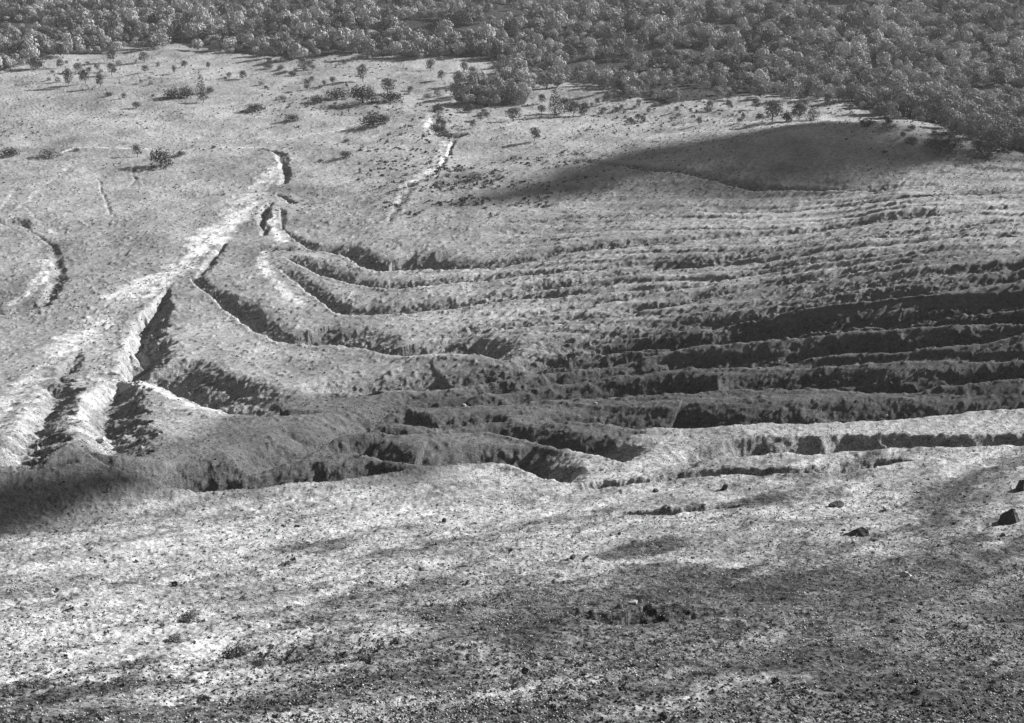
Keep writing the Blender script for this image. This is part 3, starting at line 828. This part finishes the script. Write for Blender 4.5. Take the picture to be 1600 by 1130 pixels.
# the forest: its front edge, as seen from the slope
def project(x, y, z):
    dx, dy, dz = x, y, z - CZ
    f = dy * math.cos(PITCH) - dz * math.sin(PITCH)
    u = dy * math.sin(PITCH) + dz * math.cos(PITCH)
    return 800 + F * dx / f, 565 - F * u / f
SP = 6.7
gx, gy = np.meshgrid(np.arange(-760, 760, SP), np.arange(520, 1900, SP))
gx = (gx + rng.uniform(-.48, .48, gx.shape) * SP).ravel(); gy = (gy + rng.uniform(-.48, .48, gy.shape) * SP).ravel()
m = np.abs(gx) < gy * .52
gx, gy = gx[m], gy[m]
gz = terrain(gx, gy)
fx, fy = project(gx, gy, gz)
m = inside(fx + 16 * fbm(gx, gy, 22, 2, 405), fy + 14 * fbm(gx, gy, 18, 2, 406), EDGE + [(1900, -320), (-300, -320)])
dens = fbm(gx, gy, 55, 3, 401)
m &= (dens > -.27) & (rng.rand(len(gx)) < .93)
gx, gy, gz, fx, fy = gx[m], gy[m], gz[m], fx[m], fy[m]
gw = 6.9 * (1 + .55 * fbm(gx, gy, 70, 2, 411)) * np.exp(rng.uniform(-.75, .55, len(gx)))
# thinner, smaller trees where the tongue breaks up
brk = (fx > 900) & (fx < 1180) & (fy > 118)
gw[brk] *= .8
print("forest trees", len(gx))
size = gw / np.hypot(gy, CZ)
vis = (fx > -4) & (fx < 1604) & (fy > 4)
# depth behind the front edge, so that the front rows become single objects
order = np.argsort(-np.where(vis, size * (1 + .004 * np.maximum(fy, 0)), 0))
front = order[:165]
isf = np.zeros(len(gx), bool); isf[front] = True
def section(px):
    S = [(150, "leafy round crowned tree in the forest's front rows above the left meadow"),
         (520, "leafy round crowned tree in the forest's front rows above the meadow thicket"),
         (700, "leafy round crowned tree in the forest's front rows behind the middle bush belt"),
         (900, "leafy round crowned tree of the forest tongue that reaches into the grass"),
         (1180, "leafy round crowned tree of the loose forest right of the tongue"),
         (1340, "leafy round crowned tree in the forest's front rows behind the shaded knoll"),
         (9999, "leafy round crowned tree in the forest's front rows right of the shaded knoll")]
    for lim, t in S:
        if px < lim: return t
for k in front:
    lab = section(fx[k])
    plant('forest', (gx[k], gy[k], gz[k] - .2), gw[k], 1.0, lab, lab.replace("leafy round crowned tree", "trees"), 3000 + int(k))
# the rest reads as one mass
Vs, Ts = [], []
lod = [[crown(90 + s, nn, sz, flat=.95, lobes=6, jit=.12, big=1.2) for s in range(5)] for nn, sz in ((300, .058), (170, .075))]
rest = np.where(~isf)[0]
for k in rest:
    far = 0 if gy[k] < 1250 else 1
    V, Fc, T = lod[far][rng.randint(5)]
    a = rng.rand() * 6.283; c, s_ = math.cos(a), math.sin(a)
    V = V * gw[k] * np.array([1, 1, rng.uniform(.7, 1.45)])
    Vs.append(np.stack([V[:, 0] * c - V[:, 1] * s_ + gx[k], V[:, 0] * s_ + V[:, 1] * c + gy[k], V[:, 2] + gz[k] + .05 * gw[k]], 1))
    Ts.append(T * .45 + rng.rand() * 1.25 - .35)
Vs = np.concatenate(Vs); Ts = np.concatenate(Ts)
fo = link("forest", mesh_np("forest", Vs, np.arange(len(Vs)).reshape(-1, 4), 4, M_leaf_wood, False, dict(tone=Ts)))
tag(fo, "dense broadleaf forest covering the plain beyond the meadow", "forest", None, "stuff")
print("forest mesh", len(Vs) // 4, time.time() - T0)

SAP = [((60, 250), (92, 135), 13, "small pale sapling among the loose trees of the left meadow"),
       ((330, 560), (98, 150), 13, "small pale sapling scattered between thicket and middle bush belt"),
       ((700, 800), (150, 200), 7, "small sapling at the foot of the forest tongue"),
       ((900, 1180), (140, 195), 26, "small sapling scattered before the loose forest right of the tongue"),
       ((1190, 1340), (155, 180), 7, "small sapling in the bright grass behind the shaded knoll"),
       ((1340, 1560), (175, 225), 9, "small sapling on the grass edge right of the shaded knoll")]
for (x0, x1), (y0, y1), n, lab in SAP:
    qx = rng.uniform(x0, x1, n); qy = rng.uniform(y0, y1, n)
    ok = ~inside(qx, qy - 2, EDGE + [(1900, -320), (-300, -320)])
    qx, qy = qx[ok], qy[ok]
    for j, q in enumerate(at(qx, qy)):
        w = rng.uniform(5, 11) * math.hypot(q[1], CZ) / F * 1.2
        plant('tree' if rng.rand() < .6 else 'pale', (q[0], q[1], q[2] - .05), w, rng.uniform(.8, 1.15), lab, lab.replace("sapling", "saplings"), 8000 + j + int(x0))

# ------------------------------------------------------------------ scrub: low tufts, uncountable
M_scrub = foliage_material("scrub_leaves", .10, 1.2)
def tufts(x, y, w, name, mat, label, cat, leaves=9):
    z = terrain(x, y)
    n = len(x)
    r = np.random.RandomState(5)
    u = r.randn(n, leaves, 3); u[..., 2] = np.abs(u[..., 2]); u /= np.linalg.norm(u, axis=2)[..., None]
    P = np.stack([x, y, z], 1)[:, None, :] + u * (w[:, None, None] * np.array([.5, .5, .45])) * r.uniform(.4, 1, (n, leaves, 1))
    nrm = u + r.randn(n, leaves, 3) * .6; nrm /= np.linalg.norm(nrm, axis=2)[..., None]
    t1 = np.cross(nrm, r.randn(n, leaves, 3)); t1 /= np.linalg.norm(t1, axis=2)[..., None] + 1e-9
    t2 = np.cross(nrm, t1)
    s = (w[:, None, None] * .26) * r.uniform(.6, 1.3, (n, leaves, 1))
    V = np.stack([P - t1 * s, P - t2 * s * .8, P + t1 * s, P + t2 * s * .8], 2).reshape(-1, 3)
    T = np.repeat(r.rand(n), leaves * 4)
    o = link(name, mesh_np(name, V, np.arange(len(V)).reshape(-1, 4), 4, mat, False, dict(tone=T)))
    return tag(o, label, cat, None, "stuff")

def rows_to_y(py): return np.interp(py, pyr[::-1], yrow[::-1])
sx, sy, sw = [], [], []
def scatter(n, px0, px1, py0, py1, w0, w1, seed, thresh=None, sc=30):
    r = np.random.RandomState(seed)
    py = r.uniform(py0, py1, n); y = rows_to_y(py) * r.uniform(.99, 1.01, n)
    rx, rz = ray(r.uniform(px0, px1, n), py); x = rx * y
    if thresh is not None:
        m = fbm(x, y, sc, 3, seed) > thresh; x, y = x[m], y[m]
    sx.append(x); sy.append(y); sw.append(r.uniform(w0, w1, len(x)) * r.uniform(.6, 1.5, len(x)))
scatter(7000, -60, 1660, 85, 330, .3, .9, 601, .0, 40)
scatter(16000, -60, 1660, 85, 480, .2, .55, 611, -.06, 30)
scatter(2000, -60, 1660, 85, 240, .5, 1.4, 602, .12, 60)
scatter(5200, -60, 1660, 300, 640, .25, .7, 603, .02, 25)
scatter(800, 600, 860, 255, 345, .5, 1.8, 604, .02, 14)
scatter(420, 680, 920, 245, 300, .7, 2.2, 605, .04, 16)
scatter(420, 400, 640, 95, 200, .8, 2.0, 606, .0, 30)
scatter(700, 900, 1500, 150, 220, .8, 2.0, 607, .0, 30)
scatter(260, 560, 720, 160, 300, .8, 2.0, 608)
scatter(1500, 880, 1560, 192, 300, .3, 1.0, 609, .0, 20)
scatter(12000, -60, 1660, 700, 1165, .10, .38, 610, -.02, 9)
scatter(900, -60, 1660, 720, 1165, .3, .8, 612, .12, 12)
tufts(np.concatenate(sx), np.concatenate(sy), np.concatenate(sw), "scrub", M_scrub, "low dark scrub and grass tufts dotting the meadow and gully banks", "scrub")
# scrub that lines the gully walls
sx, sy, sw = [], [], []
for gi, g in enumerate(G):
    r = np.random.RandomState(700 + gi)
    L = np.linalg.norm(np.diff(g.C, axis=0), axis=1); tot = L.sum()
    n = int(tot * g.W.mean() * .055)
    cum = np.concatenate([[0], np.cumsum(L)])
    t = r.rand(n) * tot; i = np.clip(np.searchsorted(cum, t) - 1, 0, len(L) - 1); f = (t - cum[i]) / L[i]
    d = (g.C[i + 1] - g.C[i]) / L[i][:, None]
    nrm = np.stack([-d[:, 1], d[:, 0]], 1)
    p = g.C[i] + (g.C[i + 1] - g.C[i]) * f[:, None] + nrm * (g.W[i] * r.uniform(.3, 1.25, n))[:, None]
    sx.append(p[:, 0]); sy.append(p[:, 1]); sw.append(r.uniform(.35, 1.0, n) * np.clip(p[:, 1] / 380, .5, 1.2))
tufts(np.concatenate(sx), np.concatenate(sy), np.concatenate(sw), "gully_scrub", M_scrub, "sparse dark tufts clinging to the gully walls", "scrub", 7)
print("scrub", time.time() - T0)

# ------------------------------------------------------------------ stones
M_rock_dark = plain_material("dark_lava_rock", .055, .5, 2.5)
M_rock_mid = plain_material("grey_rock", .16, .4, 2.5)
M_rock_pale = plain_material("pale_rock", .40, .3, 3)
M_pumice = plain_material("pumice", .30, .4, 3)

SHAPES = {
 'wedge': [(-.5,-.25,0),(-.5,-.2,.22),(-.28,-.32,.5),(.02,-.12,.92),(.1,.1,1.0),(.44,.1,.34),(.5,0,0),(.2,-.45,.05),(-.35,-.42,0),(-.4,.4,0),(.4,.45,0),(.2,.4,.7),(-.2,.35,.6)],
 'slab': [(-.5,-.3,0),(.5,.3,0),(.47,0,.8),(.28,.28,1.0),(-.36,-.2,.3),(-.1,-.35,.35),(.3,-.3,.55),(-.4,.3,0),(.42,-.25,.3),(.1,.1,.85)],
}
def rock_mesh(name, seed, sx_, sy_, sz_, mat, slant=0.0, shape=None):
    """angular block: a convex lump cut by a few planes, bevelled by subdividing"""
    import bmesh
    r = np.random.RandomState(seed)
    bm = bmesh.new()
    for q in SHAPES.get(shape, []):
        bm.verts.new((q[0] * sx_, q[1] * sy_, q[2] * sz_ - .1 * sz_))
    for k in range(0 if shape else 22):
        u = r.randn(3); u /= np.linalg.norm(u); u *= r.uniform(.75, 1.1)
        q = np.array([u[0], u[1], u[2] * (1 if u[2] > 0 else .6)]) * .5
        q[0] += slant * q[2]
        bm.verts.new((q[0] * sx_ * 1.1, q[1] * sy_ * 1.1, q[2] * sz_ * 1.5 + sz_ * .22))
    res = bmesh.ops.convex_hull(bm, input=bm.verts)
    bmesh.ops.delete(bm, geom=[v for v in bm.verts if not v.link_faces], context='VERTS')
    bmesh.ops.bevel(bm, geom=list(bm.edges), offset=min(sx_, sz_) * .05, segments=1, affect='EDGES')
    bmesh.ops.triangulate(bm, faces=list(bm.faces))
    bmesh.ops.subdivide_edges(bm, edges=list(bm.edges), cuts=2, use_grid_fill=True)
    for v in bm.verts:
        j = r.randn(3) * .016
        v.co.x += j[0] * sx_; v.co.y += j[1] * sy_; v.co.z += j[2] * sz_ * 1.5
    me = bpy.data.meshes.new(name); bm.to_mesh(me); bm.free()
    me.materials.append(mat)
    return me
ROCKS = [  # px, py foot, width px, height px, material, slant, rotation, label
 (1577,819,42,30,'d',-.35,.3,"big angular near black boulder with a pale rim, near the lower right edge"),
 (1596,766,30,22,'d',.2,.8,"angular dark boulder cut by the frame, above the biggest boulder"),
 (1336,838,52,15,'d',.9,.5,"long dark slab leaning flat in the gravel on the near slope"),
 (1306,792,30,14,'d',.5,.2,"flat dark rock sticking out above the leaning slab"),
 (1132,766,14,13,'d',.4,.4,"small pointed dark rock below the bright gully bank"),
 (967,951,18,11,'m',.5,.3,"grey overhanging boulder with a lit top above a dark hollow"),
 (988,944,20,7,'p',.2,.1,"narrow pale rock resting beside the overhanging boulder"),
 (1415,902,26,12,'p',.4,.5,"white broken stone lying alone in dark gravel"),
 (1024,769,12,8,'d',.1,.2,"small black stone under the gully's bright crest"),
 (694,816,10,9,'d',.2,.3,"little black stone on the pale middle slope"),
 (894,874,13,9,'d',.3,.9,"small dark rock on the mottled near slope"),
 (681,853,6,7,'d',.1,.3,"tiny upright dark stone on the pale near slope"),
 (169,770,9,10,'m',.2,.2,"small upright stone on the dark hillside"),
 (1211,1070,14,10,'d',.3,.3,"small dark triangular rock in the closest gravel"),
 (1567,838,10,8,'m',.2,.3,"small grey stone just below the biggest boulder"),
 (158,688,18,6,'p',.2,.4,"pale broken ledge of rock on the shaded ridge"),
 (178,693,12,5,'p',.2,.8,"smaller pale rock continuing the broken ledge"),
 (58,704,13,8,'p',.3,.2,"pale stone beside the lower left valley"),
 (222,703,7,6,'p',.1,.2,"tiny white stone on the floor of the dark valley"),
 (725,635,10,6,'p',.2,.3,"small pale stone on a dark ridge left of the flank"),
 (930,632,9,6,'p',.2,.1,"pale pebble like rock on the broad dark ridge"),
 (1197,500,15,9,'m',.2,.5,"grey rock cluster poking out of the flank's dark gully"),
 (1183,498,9,7,'m',.2,.2,"smaller grey rock left of the flank's rock cluster"),
 (1390,453,12,6,'m',.2,.2,"grey rock on the upper flank in a dark gully"),
 (1414,457,9,5,'m',.2,.9,"second grey rock of the upper flank gully"),
 (1486,441,9,6,'m',.3,.1,"grey rock farthest along the upper flank gully"),
 (1583,448,10,6,'m',.3,.1,"grey rock at the right end of the upper flank"),
 (1375,657,14,5,'d',.2,.1,"dark stone on the bright crest of the near ridge"),
 (1384,652,8,5,'p',.2,.1,"pale stone on the bright crest of the near ridge"),
]
RP = at([r[0] for r in ROCKS], [r[1] for r in ROCKS])
for i, (rk, q) in enumerate(zip(ROCKS, RP)):
    sc = math.sqrt(q[0] ** 2 + q[1] ** 2 + (q[2] - CZ) ** 2) / F
    w, h = rk[2] * sc * (.95 if i == 0 else .82), rk[3] * sc * (1.0 if i else 1.15)
    mat = dict(d=M_rock_dark, m=M_rock_mid, p=M_rock_pale)[rk[4]]
    nm = "boulder" if w > 1.6 else "stone"
    o = link(nm, rock_mesh(nm, 900 + i, w, w * .8, h, mat, rk[5] * .6, {0: 'wedge', 2: 'slab'}.get(i)), None, (q[0], q[1], q[2] - .18 * h))
    o.rotation_euler = (0, 0, 0 if i in (0, 2) else rk[6])
    tag(o, rk[7], "boulder" if w > 1.6 else "stone")
# loose gravel
def gravel(n, y0, y1, s0, s1, name, mat, seed, label, bias=0):
    r = np.random.RandomState(seed)
    py = r.uniform(y0, y1, n); y = rows_to_y(py) * r.uniform(.995, 1.005, n)
    rx, rz = ray(r.uniform(-80, 1680, n), py); x = rx * y
    m = fbm(x, y, 14, 4, seed) + bias * x / y + r.uniform(-.5, .5, n) > -.02
    x, y = x[m], y[m]; n = len(x)
    z = terrain(x, y)
    s = np.exp(r.uniform(math.log(s0), math.log(s1), n))
    O = np.array([(1, 0, 0), (0, 1, 0), (-1, 0, 0), (0, -1, 0), (0, 0, 1), (0, 0, -1)], float)
    V = O[None] * r.uniform(.55, 1.2, (n, 6, 1)) + r.randn(n, 6, 3) * .15
    V = V * (s[:, None, None] * np.array([1, .9, .75]))
    a = r.rand(n) * 6.283; c, s_ = np.cos(a)[:, None], np.sin(a)[:, None]
    V = np.stack([V[..., 0] * c - V[..., 1] * s_ + x[:, None], V[..., 0] * s_ + V[..., 1] * c + y[:, None], V[..., 2] + (z + s * .25)[:, None]], -1)
    T = np.array([(0, 1, 4), (1, 2, 4), (2, 3, 4), (3, 0, 4), (1, 0, 5), (2, 1, 5), (3, 2, 5), (0, 3, 5)])
    Fc = (T[None] + (np.arange(n) * 6)[:, None, None]).reshape(-1, 3)
    o = link(name, mesh_np(name, V.reshape(-1, 3), Fc, 3, mat))
    return tag(o, label, "gravel", None, "stuff")
gravel(60000, 620, 1165, .04, .17, "dark_gravel", M_rock_dark, 801, "loose dark lava gravel strewn over the near slope", .5)
gravel(60000, 620, 1165, .04, .15, "pale_gravel", M_pumice, 802, "loose pale pumice gravel strewn over the near slope", .3)
gravel(900, 400, 640, .12, .4, "flank_gravel", M_rock_mid, 803, "scattered grey stones on the gullied flank", .3)
print("stones", time.time() - T0)

# ------------------------------------------------------------------ haze
if HAZE > 0:
    import bmesh
    bm = bmesh.new()
    bmesh.ops.create_cube(bm, size=1)
    me = bpy.data.meshes.new("haze")
    x0, x1, y0, y1, z0, z1 = -20500, 20500, -60, 9100, float(ZZ.min()) - 2, 175
    for v in bm.verts:
        v.co = (x0 if v.co.x < 0 else x1, y0 if v.co.y < 0 else y1, z0 if v.co.z < 0 else z1)
    bm.to_mesh(me); bm.free()
    hm = bpy.data.materials.new("haze"); hm.use_nodes = True
    hn = hm.node_tree; hn.nodes.clear()
    ho = hn.nodes.new("ShaderNodeOutputMaterial"); pv = hn.nodes.new("ShaderNodeVolumePrincipled")
    pv.inputs["Color"].default_value = (.85, .85, .85, 1)
    pv.inputs["Density"].default_value = HAZE
    hn.links.new(pv.outputs[0], ho.inputs["Volume"])
    me.materials.append(hm)
    h = link("haze", me)
    tag(h, "thin pale haze over the plain and forest", "haze", None, "stuff")
print("done", time.time() - T0, float(ZZ.min()), float(ZZ.max()))
